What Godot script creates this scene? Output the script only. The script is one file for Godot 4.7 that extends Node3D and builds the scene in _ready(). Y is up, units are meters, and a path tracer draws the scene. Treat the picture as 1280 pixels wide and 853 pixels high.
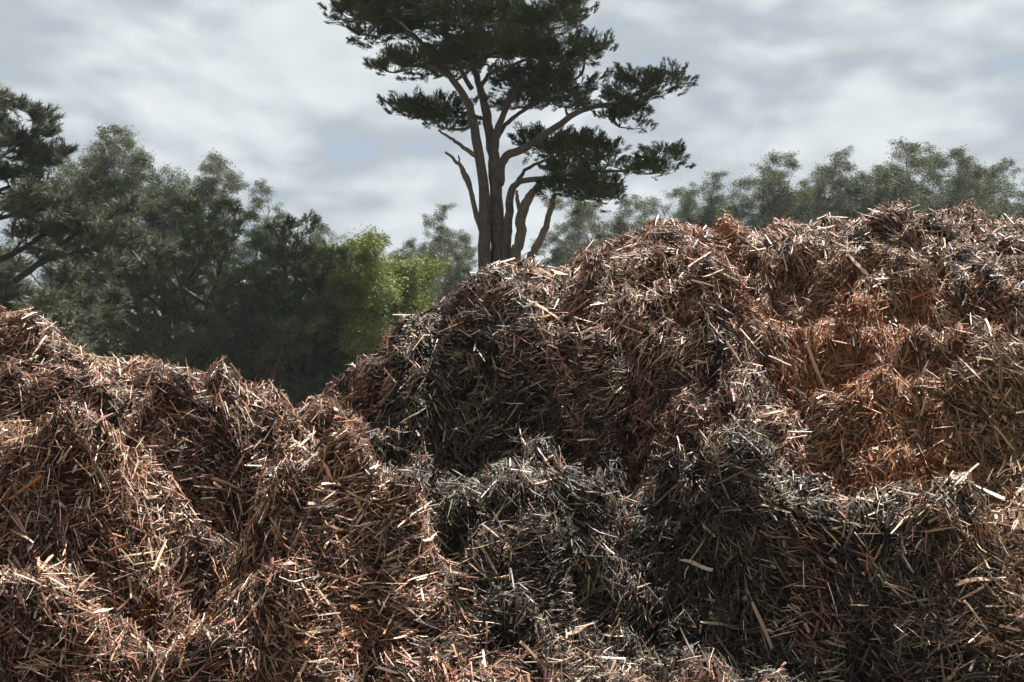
extends Node3D
# Two heaps of shredded wood mulch in front of a cypress grove, under a cloudy sky.

const EYE := Vector3(0, 1.6, 0)

# --- the heaps: crest lines (x, height, z) and the lumps and hollows on their faces (x, z, half width, half depth, rise)
const RIGHT_CREST := [
	[-4.20, 0.00, -6.20],
	[-3.00, 0.75, -6.60],
	[-1.42, 1.60, -6.90],
	[-1.05, 1.85, -7.00],
	[-0.71, 2.23, -7.30],
	[-0.25, 2.67, -7.60],
	[0.38, 2.67, -7.80],
	[0.92, 2.93, -8.10],
	[1.29, 3.22, -8.30],
	[2.01, 3.12, -8.50],
	[2.36, 3.16, -8.40],
	[3.19, 3.26, -8.50],
	[3.79, 3.28, -8.60],
	[4.28, 3.25, -8.60],
	[4.56, 3.16, -8.60],
	[5.40, 2.90, -8.50],
	[7.00, 2.00, -8.30],
	[9.00, 0.00, -8.00],
]
const LEFT_CREST := [
	[-8.00, 0.00, -6.00],
	[-6.00, 1.60, -6.60],
	[-4.60, 2.30, -6.75],
	[-3.48, 2.23, -6.70],
	[-3.10, 2.11, -6.60],
	[-2.73, 1.92, -6.50],
	[-2.29, 1.91, -6.45],
	[-1.96, 1.81, -6.40],
	[-1.67, 1.56, -6.30],
	[-1.34, 1.42, -6.20],
	[-1.03, 1.34, -6.10],
	[-0.83, 1.23, -5.95],
	[-0.44, 1.01, -5.50],
	[-0.16, 0.62, -5.05],
	[0.07, 0.36, -4.65],
	[0.55, -0.30, -4.20],
]
const RIGHT_LUMPS := [
	[0.47, -7.23, 0.85, 0.45, 0.12],
	[1.90, -7.32, 0.55, 0.50, -0.34],
	[-0.51, -7.19, 0.30, 0.20, -0.30],
	[0.11, -6.84, 0.60, 0.25, 0.16],
	[-0.53, -6.62, 0.50, 0.22, 0.12],
	[1.77, -6.85, 0.75, 0.40, 0.30],
	[3.44, -7.43, 0.80, 0.40, 0.15],
	[3.28, -6.88, 0.50, 0.30, -0.30],
	[0.68, -6.51, 0.75, 0.35, 0.28],
	[0.43, -5.93, 0.60, 0.45, -0.25],
	[2.11, -6.54, 0.40, 0.30, -0.15],
	[2.27, -6.14, 0.45, 0.30, 0.25],
	[2.47, -5.87, 0.30, 0.25, -0.22],
	[3.05, -6.31, 0.60, 0.30, 0.22],
	[-0.39, -6.06, 0.40, 0.50, -0.20],
	[0.23, -5.71, 0.55, 0.25, 0.22],
	[0.59, -5.29, 0.50, 0.35, -0.22],
	[1.21, -5.79, 0.40, 0.30, 0.16],
	[1.49, -5.42, 0.40, 0.25, 0.18],
	[1.84, -5.26, 0.40, 0.25, 0.18],
	[2.16, -5.06, 0.40, 0.25, 0.20],
	[1.01, -5.31, 0.35, 0.30, -0.15],
	[1.42, -4.97, 0.50, 0.30, -0.22],
	[0.43, -5.43, 0.45, 0.22, 0.14],
	[2.36, -5.39, 0.50, 0.35, 0.12],
	[1.48, -7.58, 0.40, 0.30, 0.05],
	[2.69, -7.88, 0.70, 0.30, 0.08],
]
const LEFT_LUMPS := [
	[-1.66, -5.91, 0.60, 0.32, 0.30],
	[-1.34, -5.60, 0.45, 0.30, -0.30],
	[-2.22, -6.13, 0.45, 0.28, -0.22],
	[-2.43, -5.24, 0.55, 0.30, 0.25],
	[-2.21, -4.88, 0.40, 0.25, -0.20],
	[-1.71, -5.07, 0.40, 0.35, -0.30],
	[-0.85, -5.08, 0.55, 0.32, 0.30],
	[-2.13, -4.64, 0.50, 0.28, 0.20],
	[-0.71, -5.57, 0.35, 0.30, -0.20],
	[-2.62, -5.92, 0.40, 0.25, 0.14],
	[-2.42, -5.59, 0.40, 0.25, -0.20],
	[-1.27, -4.74, 0.40, 0.25, 0.15],
	[-0.42, -4.82, 0.30, 0.30, -0.10],
]
# loose splinters: heap, one end (x, z), other end (x, z), width, tone, label
const SPLINTERS := [
	["left", -1.33, -5.82, -1.04, -5.80, 0.030, 5, "long pale splinter near the right end of the smaller heap's crest"],
	["left", -1.66, -5.21, -1.55, -5.06, 0.055, 4, "broad tan wood chip standing upright in a hollow of the smaller heap"],
	["right", 0.94, -5.63, 1.09, -5.45, 0.030, 6, "pale forked splinter on the black middle of the large heap"],
	["right", 0.33, -7.29, 0.43, -6.81, 0.035, 6, "pale split strip hanging below the large heap's crest near the cypress"],
	["right", 0.06, -6.58, 0.30, -6.66, 0.045, 4, "broad curled tan strip on the shoulder under the cypress"],
	["right", 0.03, -6.17, 0.14, -6.10, 0.035, 4, "short broad tan chip on the black face of the large heap"],
	["right", 0.49, -6.16, 0.62, -6.10, 0.020, 5, "small straw coloured chip lying at a slant on the black face"],
	["right", -0.14, -5.46, -0.09, -5.36, 0.030, 3, "brown chip hanging down in the dark valley between the heaps"],
	["right", 2.72, -6.02, 2.94, -5.76, 0.035, 8, "long dark grey stick below the shelf at the right edge"],
	["right", 2.16, -5.06, 2.42, -5.09, 0.035, 3, "thick curled brown chunk of bark low on the right"],
	["right", 1.23, -5.27, 1.32, -5.17, 0.025, 4, "pale brown splinter on the lower middle slope of the large heap"],
	["left", -1.46, -5.43, -1.27, -4.98, 0.035, 6, "whitish flat chip on the front ridge of the smaller heap"],
	["left", -2.08, -5.00, -1.96, -5.01, 0.035, 5, "long tan splinter sloping down at the lower left of the smaller heap"],
	["left", -1.74, -5.11, -1.59, -4.73, 0.035, 8, "short grey stick standing in the bottom hollow of the smaller heap"],
	["right", 2.59, -7.56, 2.71, -7.44, 0.040, 4, "tan block of wood just under the highest part of the crest"],
	["right", 0.30, -5.16, 0.41, -5.16, 0.030, 3, "brown splinter at the foot of the large heap's black face"],
	["left", -2.80, -5.72, -2.65, -5.72, 0.025, 4, "long tan sliver on the upper left slope of the smaller heap"],
	["right", 2.04, -6.80, 2.16, -6.68, 0.030, 5, "pale slat resting on the hump beside the orange hollow"],
]
const CYPRESS_BASE := Vector3(-0.54, 0, -30)
const CYPRESS_LIMBS := {
	"stem": [
		[[-0.26, -0.10, 0.20, 0.325], [-0.26, 6.03, 0.20, 0.196], [-0.32, 8.25, 0.20, 0.166], [-0.51, 9.75, 0.30, 0.143], [-0.75, 10.98, 0.30, 0.120], [-1.04, 11.48, 0.50, 0.105], [-1.61, 12.15, 0.90, 0.083], [-2.27, 12.75, 1.30, 0.060], [-3.02, 13.28, 1.60, 0.038], [-3.86, 13.54, 1.80, 0.023]],
		[[0.14, -0.10, 0.00, 0.425], [0.14, 6.06, 0.00, 0.256], [0.05, 8.32, -0.10, 0.196], [-0.10, 9.89, -0.20, 0.166], [-0.32, 11.20, -0.40, 0.135], [-0.53, 12.11, -0.60, 0.105], [-0.81, 13.28, -0.90, 0.075], [-1.03, 14.38, -1.20, 0.053], [-1.16, 15.49, -1.50, 0.030]],
		[[0.36, -0.10, 0.20, 0.275], [0.36, 6.03, 0.20, 0.166], [0.42, 7.32, 0.30, 0.128], [0.51, 8.31, 0.40, 0.113], [0.85, 8.64, 0.60, 0.083], [1.92, 8.67, 1.00, 0.068], [2.87, 8.77, 1.30, 0.053], [3.82, 8.74, 1.50, 0.038], [4.76, 9.01, 1.60, 0.023]],
	],
	"limb": [
		[[0.04, 8.27, 0.10, 0.160], [0.01, 9.47, 0.20, 0.134], [0.07, 10.32, 0.10, 0.107], [0.46, 11.34, -0.20, 0.089], [0.87, 12.29, -0.50, 0.071], [1.24, 13.25, -0.80, 0.053], [1.45, 14.08, -1.00, 0.036], [1.62, 14.92, -1.20, 0.027]],
		[[0.14, 8.66, 0.20, 0.143], [0.28, 9.40, 0.30, 0.125], [0.95, 9.70, 0.50, 0.116], [1.83, 10.19, 0.90, 0.098], [2.61, 10.68, 1.10, 0.080], [3.67, 10.87, 1.20, 0.062], [4.44, 11.24, 1.30, 0.045], [5.11, 11.47, 1.40, 0.027]],
		[[0.03, 10.07, -0.10, 0.089], [0.35, 10.65, -0.30, 0.071], [0.77, 11.13, -0.70, 0.062], [1.61, 11.88, -1.20, 0.045], [2.27, 12.34, -1.60, 0.027]],
		[[-0.70, 11.63, 0.20, 0.080], [-1.27, 12.74, 0.00, 0.062], [-1.49, 13.63, -0.40, 0.045], [-1.75, 14.43, -0.80, 0.027]],
		[[-0.47, 11.86, -0.50, 0.080], [-0.06, 12.29, -0.20, 0.062], [0.76, 12.42, 0.30, 0.045], [1.75, 12.64, 0.80, 0.027]],
		[[-0.41, 10.85, -0.30, 0.071], [-1.00, 11.17, -0.80, 0.053], [-1.77, 11.43, -1.30, 0.036], [-2.65, 11.55, -1.70, 0.027]],
		[[-0.84, 11.25, 0.40, 0.071], [-1.30, 11.67, 1.10, 0.053], [-1.94, 11.76, 1.70, 0.036], [-2.66, 11.66, 2.10, 0.027]],
		[[0.51, 8.31, 0.40, 0.071], [0.96, 9.17, -0.20, 0.053], [1.81, 9.76, -0.90, 0.045], [2.89, 10.11, -1.40, 0.027]],
	],
	"dead_limb": [
		[[-0.28, 6.80, 0.10, 0.089], [-0.57, 7.85, 0.20, 0.080], [-0.83, 8.81, 0.40, 0.071], [-1.13, 9.24, 0.50, 0.053], [-1.47, 9.54, 0.60, 0.031]],
		[[-0.64, 8.24, 0.25, 0.053], [-0.93, 8.86, 0.20, 0.045], [-1.05, 9.24, 0.10, 0.031], [-1.10, 9.56, 0.10, 0.021]],
		[[-0.40, 9.37, 0.20, 0.080], [-0.93, 9.70, 0.50, 0.062], [-1.32, 9.94, 0.70, 0.045], [-1.67, 10.12, 0.90, 0.027]],
	],
	"broken_stem": [
		[[0.54, -0.10, 0.50, 0.238], [0.64, 5.79, 0.50, 0.169], [0.75, 6.78, 0.55, 0.151], [0.85, 7.66, 0.60, 0.160], [1.05, 8.16, 0.60, 0.134], [1.29, 8.46, 0.60, 0.080], [1.43, 8.71, 0.60, 0.045]],
		[[0.81, 7.51, 0.60, 0.089], [0.72, 8.04, 0.60, 0.062], [0.68, 8.36, 0.60, 0.031]],
		[[0.96, -0.10, 0.80, 0.175], [1.06, 5.75, 0.80, 0.125], [1.21, 6.44, 0.80, 0.116], [1.39, 6.88, 0.80, 0.107], [1.61, 7.42, 0.80, 0.089], [1.75, 7.92, 0.80, 0.080], [1.82, 8.20, 0.80, 0.053]],
	],
}
const CYPRESS_PADS := [
	[-3.94, 13.38, 1.60, 1.04, 0.38],
	[-2.97, 13.70, 1.20, 1.49, 0.45],
	[-2.07, 13.66, 0.30, 1.29, 0.45],
	[-1.96, 15.08, -0.80, 1.58, 0.50],
	[-3.69, 12.72, 1.90, 0.50, 0.20],
	[-3.04, 13.28, 0.60, 0.59, 0.20],
	[0.13, 14.27, -1.20, 1.19, 0.50],
	[-0.06, 14.69, -0.40, 0.99, 0.50],
	[2.03, 14.63, -0.90, 0.94, 0.40],
	[1.35, 13.41, 0.80, 1.29, 0.45],
	[-0.42, 12.49, 1.20, 1.88, 0.50],
	[0.56, 13.66, -1.60, 1.49, 0.54],
	[1.95, 12.53, 0.70, 1.29, 0.45],
	[2.84, 13.13, -0.50, 0.64, 0.30],
	[-2.87, 11.62, 1.90, 0.74, 0.26],
	[-1.98, 12.14, 1.20, 1.19, 0.40],
	[-1.35, 12.86, -1.20, 1.09, 0.35],
	[-2.94, 11.41, -1.40, 0.84, 0.32],
	[-1.84, 11.27, -0.80, 1.09, 0.42],
	[-1.49, 10.62, -0.40, 0.59, 0.20],
	[0.98, 12.38, -1.40, 1.29, 0.45],
	[1.78, 11.81, -0.20, 1.24, 0.50],
	[2.53, 11.59, 0.90, 0.74, 0.35],
	[0.77, 11.75, -1.80, 0.89, 0.25],
	[2.14, 10.92, 0.80, 0.59, 0.20],
	[3.87, 11.14, 1.20, 0.59, 0.28],
	[4.53, 11.30, 1.40, 0.79, 0.28],
	[5.11, 11.52, 1.40, 0.48, 0.20],
	[3.72, 10.25, 1.20, 0.45, 0.35],
	[3.99, 10.66, 1.00, 0.40, 0.25],
	[1.61, 10.24, -1.10, 1.19, 0.45],
	[2.72, 9.95, -0.60, 1.19, 0.48],
	[3.40, 9.19, 0.90, 0.84, 0.38],
	[2.12, 8.86, 1.00, 0.89, 0.25],
	[2.98, 8.57, 1.20, 0.69, 0.20],
	[4.57, 8.71, 1.60, 0.54, 0.26],
	[4.91, 9.10, 1.60, 0.51, 0.28],
	[2.88, 8.13, 1.20, 0.94, 0.24],
	[3.52, 8.16, 0.60, 0.50, 0.18],
	[1.92, 8.32, 1.00, 0.50, 0.14],
	[-0.80, 13.27, 1.50, 1.19, 0.50],
]

var used := {}
var mats := {}


func numbered(called: String) -> String:
	used[called] = int(used.get(called, -1)) + 1
	return called if used[called] == 0 else "%s_%03d" % [called, used[called]]


func tag(o: Node, label := "", category := "", group := "", kind := "") -> Node:
	for pair in [["label", label], ["category", category], ["group", group], ["kind", kind]]:
		if pair[1]:
			o.set_meta(pair[0], pair[1])
	return o


func thing(called: String, where: Vector3, label: String, category: String, group := "") -> Node3D:
	var o := Node3D.new()
	o.name = numbered(called)
	add_child(o)
	o.position = where
	tag(o, label, category, group)
	return o


func part(called: String, mesh: Mesh, material: Material, parent: Node) -> MeshInstance3D:
	var o := MeshInstance3D.new()
	o.name = called
	o.mesh = mesh
	o.material_override = material
	parent.add_child(o, true)
	return o


func scatter(called: String, mesh: Mesh, material: Material, places: Array, colors: PackedColorArray, parent: Node) -> MultiMeshInstance3D:
	var m := MultiMesh.new()
	m.transform_format = MultiMesh.TRANSFORM_3D
	m.use_colors = true
	m.mesh = mesh
	m.instance_count = places.size()
	for i in places.size():
		m.set_instance_transform(i, places[i])
		m.set_instance_color(i, colors[i])
	var o := MultiMeshInstance3D.new()
	o.name = called
	o.multimesh = m
	o.material_override = material
	o.set_meta("kind", "stuff")
	parent.add_child(o, true)
	return o


func noise(freq: float, octaves: int, sd: int, ridged := false) -> FastNoiseLite:
	var n := FastNoiseLite.new()
	n.seed = sd
	n.frequency = freq
	n.noise_type = FastNoiseLite.TYPE_SIMPLEX_SMOOTH
	n.fractal_type = FastNoiseLite.FRACTAL_RIDGED if ridged else FastNoiseLite.FRACTAL_FBM
	n.fractal_octaves = octaves
	return n


func noise_texture(freq: float, octaves: int, sd: int, low: Color, high: Color, size := 512) -> NoiseTexture2D:
	var t := NoiseTexture2D.new()
	t.width = size
	t.height = size
	t.seamless = true
	t.noise = noise(freq, octaves, sd)
	var g := Gradient.new()
	g.set_color(0, low.linear_to_srgb())
	g.set_color(1, high.linear_to_srgb())
	t.color_ramp = g
	return t


func leaf_material(rough: float, through: Color) -> StandardMaterial3D:
	var m := StandardMaterial3D.new()
	m.vertex_color_use_as_albedo = true
	m.roughness = rough
	m.metallic_specular = 0.3
	m.cull_mode = BaseMaterial3D.CULL_DISABLED
	m.backlight_enabled = true
	m.backlight = through
	return m


func bark_material(low: Color, high: Color, sd: int) -> StandardMaterial3D:
	var m := StandardMaterial3D.new()
	m.albedo_texture = noise_texture(0.02, 5, sd, low, high)
	m.uv1_triplanar = true
	m.uv1_scale = Vector3(1.6, 0.28, 1.6)
	m.roughness = 0.9
	m.metallic_specular = 0.3
	var bump := noise_texture(0.03, 4, sd + 7, Color.BLACK, Color.WHITE)
	bump.color_ramp = null
	bump.as_normal_map = true
	bump.bump_strength = 10.0
	m.normal_enabled = true
	m.normal_texture = bump
	m.normal_scale = 1.0
	return m


# ---------------------------------------------------------------- meshes

class Builder:
	var v := PackedVector3Array()
	var n := PackedVector3Array()
	var ix := PackedInt32Array()

	func tube(path: Array, radii: Array, sides: int, rough := 0.0, rng: RandomNumberGenerator = null) -> void:
		var first := v.size()
		var side := Vector3.RIGHT
		for i in path.size():
			var p: Vector3 = path[i]
			var q0: Vector3 = path[maxi(i - 1, 0)]
			var q1: Vector3 = path[mini(i + 1, path.size() - 1)]
			var d := (q1 - q0).normalized()
			side = (side - d * side.dot(d))
			if side.length() < 0.05:
				side = d.cross(Vector3(0.3, 0.2, 0.9))
			side = side.normalized()
			var up := d.cross(side)
			for s in sides:
				var a := TAU * s / sides
				var o := side * cos(a) + up * sin(a)
				var r: float = radii[i]
				if rough > 0.0:
					r *= 1.0 + rough * (sin(a * 3.0 + 0.7 * i) * 0.5 + rng.randf_range(-0.5, 0.5))
				v.append(p + o * r)
				n.append(o)
		for i in path.size() - 1:
			for s in sides:
				var a := first + i * sides + s
				var b := first + i * sides + (s + 1) % sides
				for k in [a, a + sides, b, b, a + sides, b + sides]:
					ix.append(k)
		# end cap
		var last := first + (path.size() - 1) * sides
		for s in range(1, sides - 1):
			for k in [last, last + s + 1, last + s]:
				ix.append(k)

	func tri(a: Vector3, b: Vector3, c: Vector3) -> void:
		for p in [a, b, c]:
			ix.append(v.size())
			v.append(p)

	func mesh() -> ArrayMesh:
		var arr := []
		arr.resize(Mesh.ARRAY_MAX)
		arr[Mesh.ARRAY_VERTEX] = v
		if n.size() == v.size():
			arr[Mesh.ARRAY_NORMAL] = n
		arr[Mesh.ARRAY_INDEX] = ix
		var m := ArrayMesh.new()
		m.add_surface_from_arrays(Mesh.PRIMITIVE_TRIANGLES, arr)
		return m


# a splinter of length 1 along x, width 1 along z, thickness 1 along y: tapered, bent, split at the ends, faceted
func chip_mesh(sd: int, bend: float, ends: Vector2, segs: int, crook := 0.0) -> ArrayMesh:
	var rng := RandomNumberGenerator.new()
	rng.seed = sd
	var b := Builder.new()
	var rings := []
	var by := rng.randf_range(-bend, bend)
	var bz := rng.randf_range(-bend, bend) * 0.6
	var wob := rng.randf_range(0, TAU)
	for i in segs + 1:
		var t := float(i) / segs
		# blunt, torn ends: only the last stretch narrows, and by a different amount at either end
		var taper := minf(lerpf(ends.x, 1.0, clampf(t * 3.2, 0, 1)), lerpf(ends.y, 1.0, clampf((1.0 - t) * 2.2, 0, 1)))
		var w := 0.5 * taper * rng.randf_range(0.7, 1.15)
		var h := 0.5 * taper * rng.randf_range(0.7, 1.15)
		var c := Vector3(t - 0.5, by * (4.0 * t * (1.0 - t) - 0.5), bz * sin(t * PI * 1.6 + wob))
		c.y += crook * sin(t * 7.0 + wob)
		c.z += crook * cos(t * 6.0 + wob)
		rings.append([c, w, h, rng.randf_range(-1.0, 1.0)])
	return _chip_from(rings, b)


func _chip_from(rings: Array, b: Builder) -> ArrayMesh:
	var quads := []
	for r in rings:
		var c: Vector3 = r[0]
		var w: float = r[1] * 0.12
		var h: float = r[2] * 0.05
		var l: float = r[3] * 0.03
		quads.append([c + Vector3(0, h + l * 0.3, w), c + Vector3(0, h * 0.8 - l * 0.3, -w), c + Vector3(l, -h, -w * 0.9), c + Vector3(l, -h * 0.9, w)])
	for i in quads.size() - 1:
		for s in 4:
			var a: Vector3 = quads[i][s]
			var d: Vector3 = quads[i][(s + 1) % 4]
			var e: Vector3 = quads[i + 1][s]
			var f: Vector3 = quads[i + 1][(s + 1) % 4]
			b.tri(a, e, d)
			b.tri(d, e, f)
	for q in [quads[0], quads[-1]]:
		b.tri(q[0], q[1], q[2])
		b.tri(q[0], q[2], q[3])
	return b.mesh()


# ---------------------------------------------------------------- heaps

class Heap:
	var x0: float
	var z0: float
	var nx: int
	var nz: int
	var step: float
	var h := PackedFloat32Array()
	var back := PackedFloat32Array()   # how far behind the crest line (metres, negative in front)

	func at(x: float, z: float) -> float:
		var fx := clampf((x - x0) / step, 0, nx - 1.001)
		var fz := clampf((z - z0) / step, 0, nz - 1.001)
		var i := int(fx)
		var j := int(fz)
		fx -= i
		fz -= j
		var k := j * nx + i
		return lerpf(lerpf(h[k], h[k + 1], fx), lerpf(h[k + nx], h[k + nx + 1], fx), fz)

	func inside(x: float, z: float) -> bool:
		return x > x0 and z > z0 and x < x0 + step * (nx - 1) and z < z0 + step * (nz - 1)

	func normal(x: float, z: float) -> Vector3:
		var e := step
		return Vector3(at(x - e, z) - at(x + e, z), 2.0 * e, at(x, z - e) - at(x, z + e)).normalized()


func along(crest: Array, x: float) -> Vector2:
	if x <= crest[0][0]:
		return Vector2(crest[0][1], crest[0][2])
	for i in crest.size() - 1:
		if x < crest[i + 1][0]:
			var t: float = (x - crest[i][0]) / (crest[i + 1][0] - crest[i][0])
			return Vector2(lerpf(crest[i][1], crest[i + 1][1], t), lerpf(crest[i][2], crest[i + 1][2], t))
	return Vector2(crest[-1][1], crest[-1][2])


func make_heap(crest: Array, lumps: Array, front: float, round_: float, x0: float, x1: float, z0: float, z1: float, sd: int) -> Heap:
	var p := Heap.new()
	p.step = 0.035
	p.x0 = x0
	p.z0 = z0
	p.nx = int((x1 - x0) / p.step) + 1
	p.nz = int((z1 - z0) / p.step) + 1
	p.h.resize(p.nx * p.nz)
	p.back.resize(p.nx * p.nz)
	var big := noise(0.75, 2, sd)
	var mid := noise(1.35, 3, sd + 1, true)
	var fine := noise(3.4, 2, sd + 3, true)
	var small := noise(4.5, 3, sd + 2)
	for i in p.nx:
		var x := x0 + i * p.step
		var c := Vector2.ZERO
		for k in 5:
			c += along(crest, x + (k - 2) * 0.09) * [0.1, 0.2, 0.4, 0.2, 0.1][k]
		for j in p.nz:
			var z := z0 + j * p.step
			var d := z - c.y
			var y: float = c.x - (front if d > 0 else 1.0) * (sqrt(d * d + round_ * round_) - round_)
			var edge := clampf((d + 0.1) / 0.55, 0.0, 1.0)   # the crest line itself keeps its height
			for l in lumps:
				var ex: float = (x - l[0]) / l[2]
				var ez: float = (z - l[1]) / l[3]
				if l[4] > 0.0:   # a lump is steeper on the side it has slid to
					ez *= 1.35 if ez > 0.0 else 0.85
				var q := ex * ex + ez * ez
				if q < 2.2:
					q = 1.0 - q / 2.2
					y += 1.7 * l[4] * q * q * edge
			# slumped ledges: a gentle top, then a steep face, wandering across the slope
			var phase := d / 0.85 + 1.5 * big.get_noise_2d(x * 0.55 + 7.0, z * 0.6) + 0.22 * x + 0.3 * small.get_noise_2d(x * 0.5, z * 0.5)
			var tread := phase - floorf(phase)
			var ledge := smoothstep(0.0, 0.72, tread) if tread < 0.72 else 1.0 - smoothstep(0.72, 1.0, tread)
			y += edge * 0.25 * (ledge - 0.5) * clampf(0.75 + 1.3 * big.get_noise_2d(x * 1.4 - 20.0, z * 1.4), 0.1, 1.2)
			y += (0.3 + 0.7 * edge) * (0.10 * big.get_noise_2d(x, z) + 0.26 * (mid.get_noise_2d(x * 0.42 + 0.2 * big.get_noise_2d(z, x) + 0.15 * z, z * 1.1) - 0.2) + 0.13 * (fine.get_noise_2d(x * 0.5, z * 1.1) - 0.2)) + 0.05 * small.get_noise_2d(x, z) - 0.05
			p.h[j * p.nx + i] = maxf(y, -0.12)
			p.back[j * p.nx + i] = -d
	return p


func heap_mesh(p: Heap, tone: Callable) -> ArrayMesh:
	var v := PackedVector3Array()
	var n := PackedVector3Array()
	var c := PackedColorArray()
	var ix := PackedInt32Array()
	for j in p.nz:
		for i in p.nx:
			var x := p.x0 + i * p.step
			var z := p.z0 + j * p.step
			v.append(Vector3(x, p.h[j * p.nx + i], z))
			n.append(p.normal(x, z))
			c.append(tone.call(x, z))
	for j in p.nz - 1:
		for i in p.nx - 1:
			var a := j * p.nx + i
			if maxf(maxf(p.h[a], p.h[a + 1]), maxf(p.h[a + p.nx], p.h[a + p.nx + 1])) > -0.1:
				for k in [a, a + 1, a + p.nx, a + 1, a + p.nx + 1, a + p.nx]:
					ix.append(k)
	var arr := []
	arr.resize(Mesh.ARRAY_MAX)
	arr[Mesh.ARRAY_VERTEX] = v
	arr[Mesh.ARRAY_NORMAL] = n
	arr[Mesh.ARRAY_COLOR] = c
	arr[Mesh.ARRAY_INDEX] = ix
	var m := ArrayMesh.new()
	m.add_surface_from_arrays(Mesh.PRIMITIVE_TRIANGLES, arr)
	return m


func spot(x: float, z: float, cx: float, cz: float, rx: float, rz: float) -> float:
	return exp(-pow((x - cx) / rx, 2) - pow((z - cz) / rz, 2))


var blotch := noise(0.9, 3, 77)
var speck := noise(4.5, 3, 78)

# what the wood is at a place: x = wet black matter, y = orange fresh bark dust, z = tan straw-like strands; the rest is red-brown
func matter_right(x: float, z: float) -> Vector3:
	var k := blotch.get_noise_2d(x * 1.3, z * 1.3) * 0.6 + speck.get_noise_2d(x, z) * 0.8
	var dark := spot(x, z, 0.35, -5.6, 1.15, 0.8) * 1.15 + spot(x, z, 1.5, -4.95, 1.1, 0.6) * 1.15 + spot(x, z, -0.45, -6.35, 0.6, 0.9) * 1.05 + spot(x, z, -0.5, -7.15, 0.35, 0.25) + spot(x, z, 3.2, -7.9, 0.9, 0.5) * 0.45
	var orange := spot(x, z, 1.9, -7.1, 0.55, 0.4) * 1.1 + spot(x, z, 2.38, -5.85, 0.36, 0.24) * 1.5 + spot(x, z, 2.6, -6.95, 0.75, 0.45) + spot(x, z, 1.5, -8.2, 1.0, 0.35) * 0.9 + spot(x, z, 2.15, -6.3, 0.4, 0.35) + spot(x, z, 3.3, -6.8, 0.5, 0.35) * 0.7
	var tan_ := spot(x, z, 2.9, -5.4, 0.9, 0.7) + spot(x, z, 2.6, -7.5, 0.9, 0.35) * 0.8 + spot(x, z, 3.1, -6.2, 0.5, 0.3) * 0.6
	return Vector3(clampf(dark + k - 0.1, 0, 1), clampf(orange * (1.0 - k * 0.8) - 0.08, 0, 1), clampf(tan_ + k * 0.4, 0, 1))


func matter_left(x: float, z: float) -> Vector3:
	var k := blotch.get_noise_2d(x * 1.3 + 40.0, z * 1.3) + speck.get_noise_2d(x + 9.0, z) * 0.6
	return Vector3(clampf(0.1 + k * 0.4, 0, 1), clampf(0.0 - k * 0.2, 0, 0.2), clampf(0.1 - k * 0.3, 0, 1))


# the fines under the strands: the same woods, ground small
func core_tone(m: Vector3) -> Color:
	var c := Color(0.036, 0.016, 0.010)
	c = c.lerp(Color(0.075, 0.047, 0.026), m.z)
	c = c.lerp(Color(0.012, 0.010, 0.008), m.x)
	return c.lerp(Color(0.14, 0.055, 0.019), m.y)


func chip_tone(m: Vector3, rng: RandomNumberGenerator) -> Color:
	var r := rng.randf()
	var c: Color
	if r < m.y * 0.6:
		c = Color(0.36, 0.15, 0.055).lerp(Color(0.11, 0.038, 0.015), rng.randf())
	elif rng.randf() < m.x * 0.95:
		r = rng.randf()
		if r < 0.74:
			c = Color(0.008, 0.0068, 0.0058).lerp(Color(0.028, 0.022, 0.017), rng.randf())
		elif r < 0.93:
			c = Color(0.06, 0.048, 0.031).lerp(Color(0.15, 0.115, 0.072), rng.randf())
		else:
			c = Color(0.22, 0.165, 0.105).lerp(Color(0.42, 0.33, 0.23), rng.randf())
	elif rng.randf() < m.z * 0.7:
		c = Color(0.30, 0.195, 0.105).lerp(Color(0.06, 0.035, 0.018), rng.randf())
	else:
		r = rng.randf()
		if r < 0.45:
			c = Color(0.017, 0.0075, 0.0058).lerp(Color(0.05, 0.021, 0.0145), rng.randf())
		elif r < 0.70:
			c = Color(0.092, 0.034, 0.020).lerp(Color(0.215, 0.086, 0.050), rng.randf())
		elif r < 0.93:
			c = Color(0.27, 0.145, 0.092).lerp(Color(0.46, 0.31, 0.22), rng.randf())
		else:
			c = Color(0.56, 0.46, 0.375)
	var f := rng.randf_range(0.68, 1.0)
	return Color(c.r * f, c.g * f, c.b * f)


# a strand lying on the heap: along a direction in the surface that hangs downhill on steep faces, tipped a little out of it
func lay(p: Heap, x: float, z: float, length: float, wide: float, thick: float, lift: float, loose: float, flow: float, rng: RandomNumberGenerator, along_flow := false) -> Transform3D:
	var n := p.normal(x, z)
	var down := Vector3(n.x, 0, n.z)
	down = (Vector3.DOWN - n * n.dot(Vector3.DOWN))
	down = down.normalized() if down.length() > 0.05 else Vector3.RIGHT
	var acr := n.cross(down)
	var a := flow + rng.randfn(0.0, 0.5) if rng.randf() < 0.72 else rng.randf_range(0, TAU)
	if along_flow:
		a = flow + rng.randfn(0.0, 0.16)
	var t := down * cos(a) + acr * sin(a)
	t = (t + n * rng.randfn(0.0, loose)).normalized()
	var up := (n + Vector3(rng.randfn(0, 0.35), rng.randfn(0, 0.35), rng.randfn(0, 0.35))).normalized()
	var side := t.cross(up).normalized()
	up = side.cross(t)
	return Transform3D(Basis(t * length, up * (thick / 0.05), side * (wide / 0.12)), Vector3(x, p.at(x, z), z) + n * lift)


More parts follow.
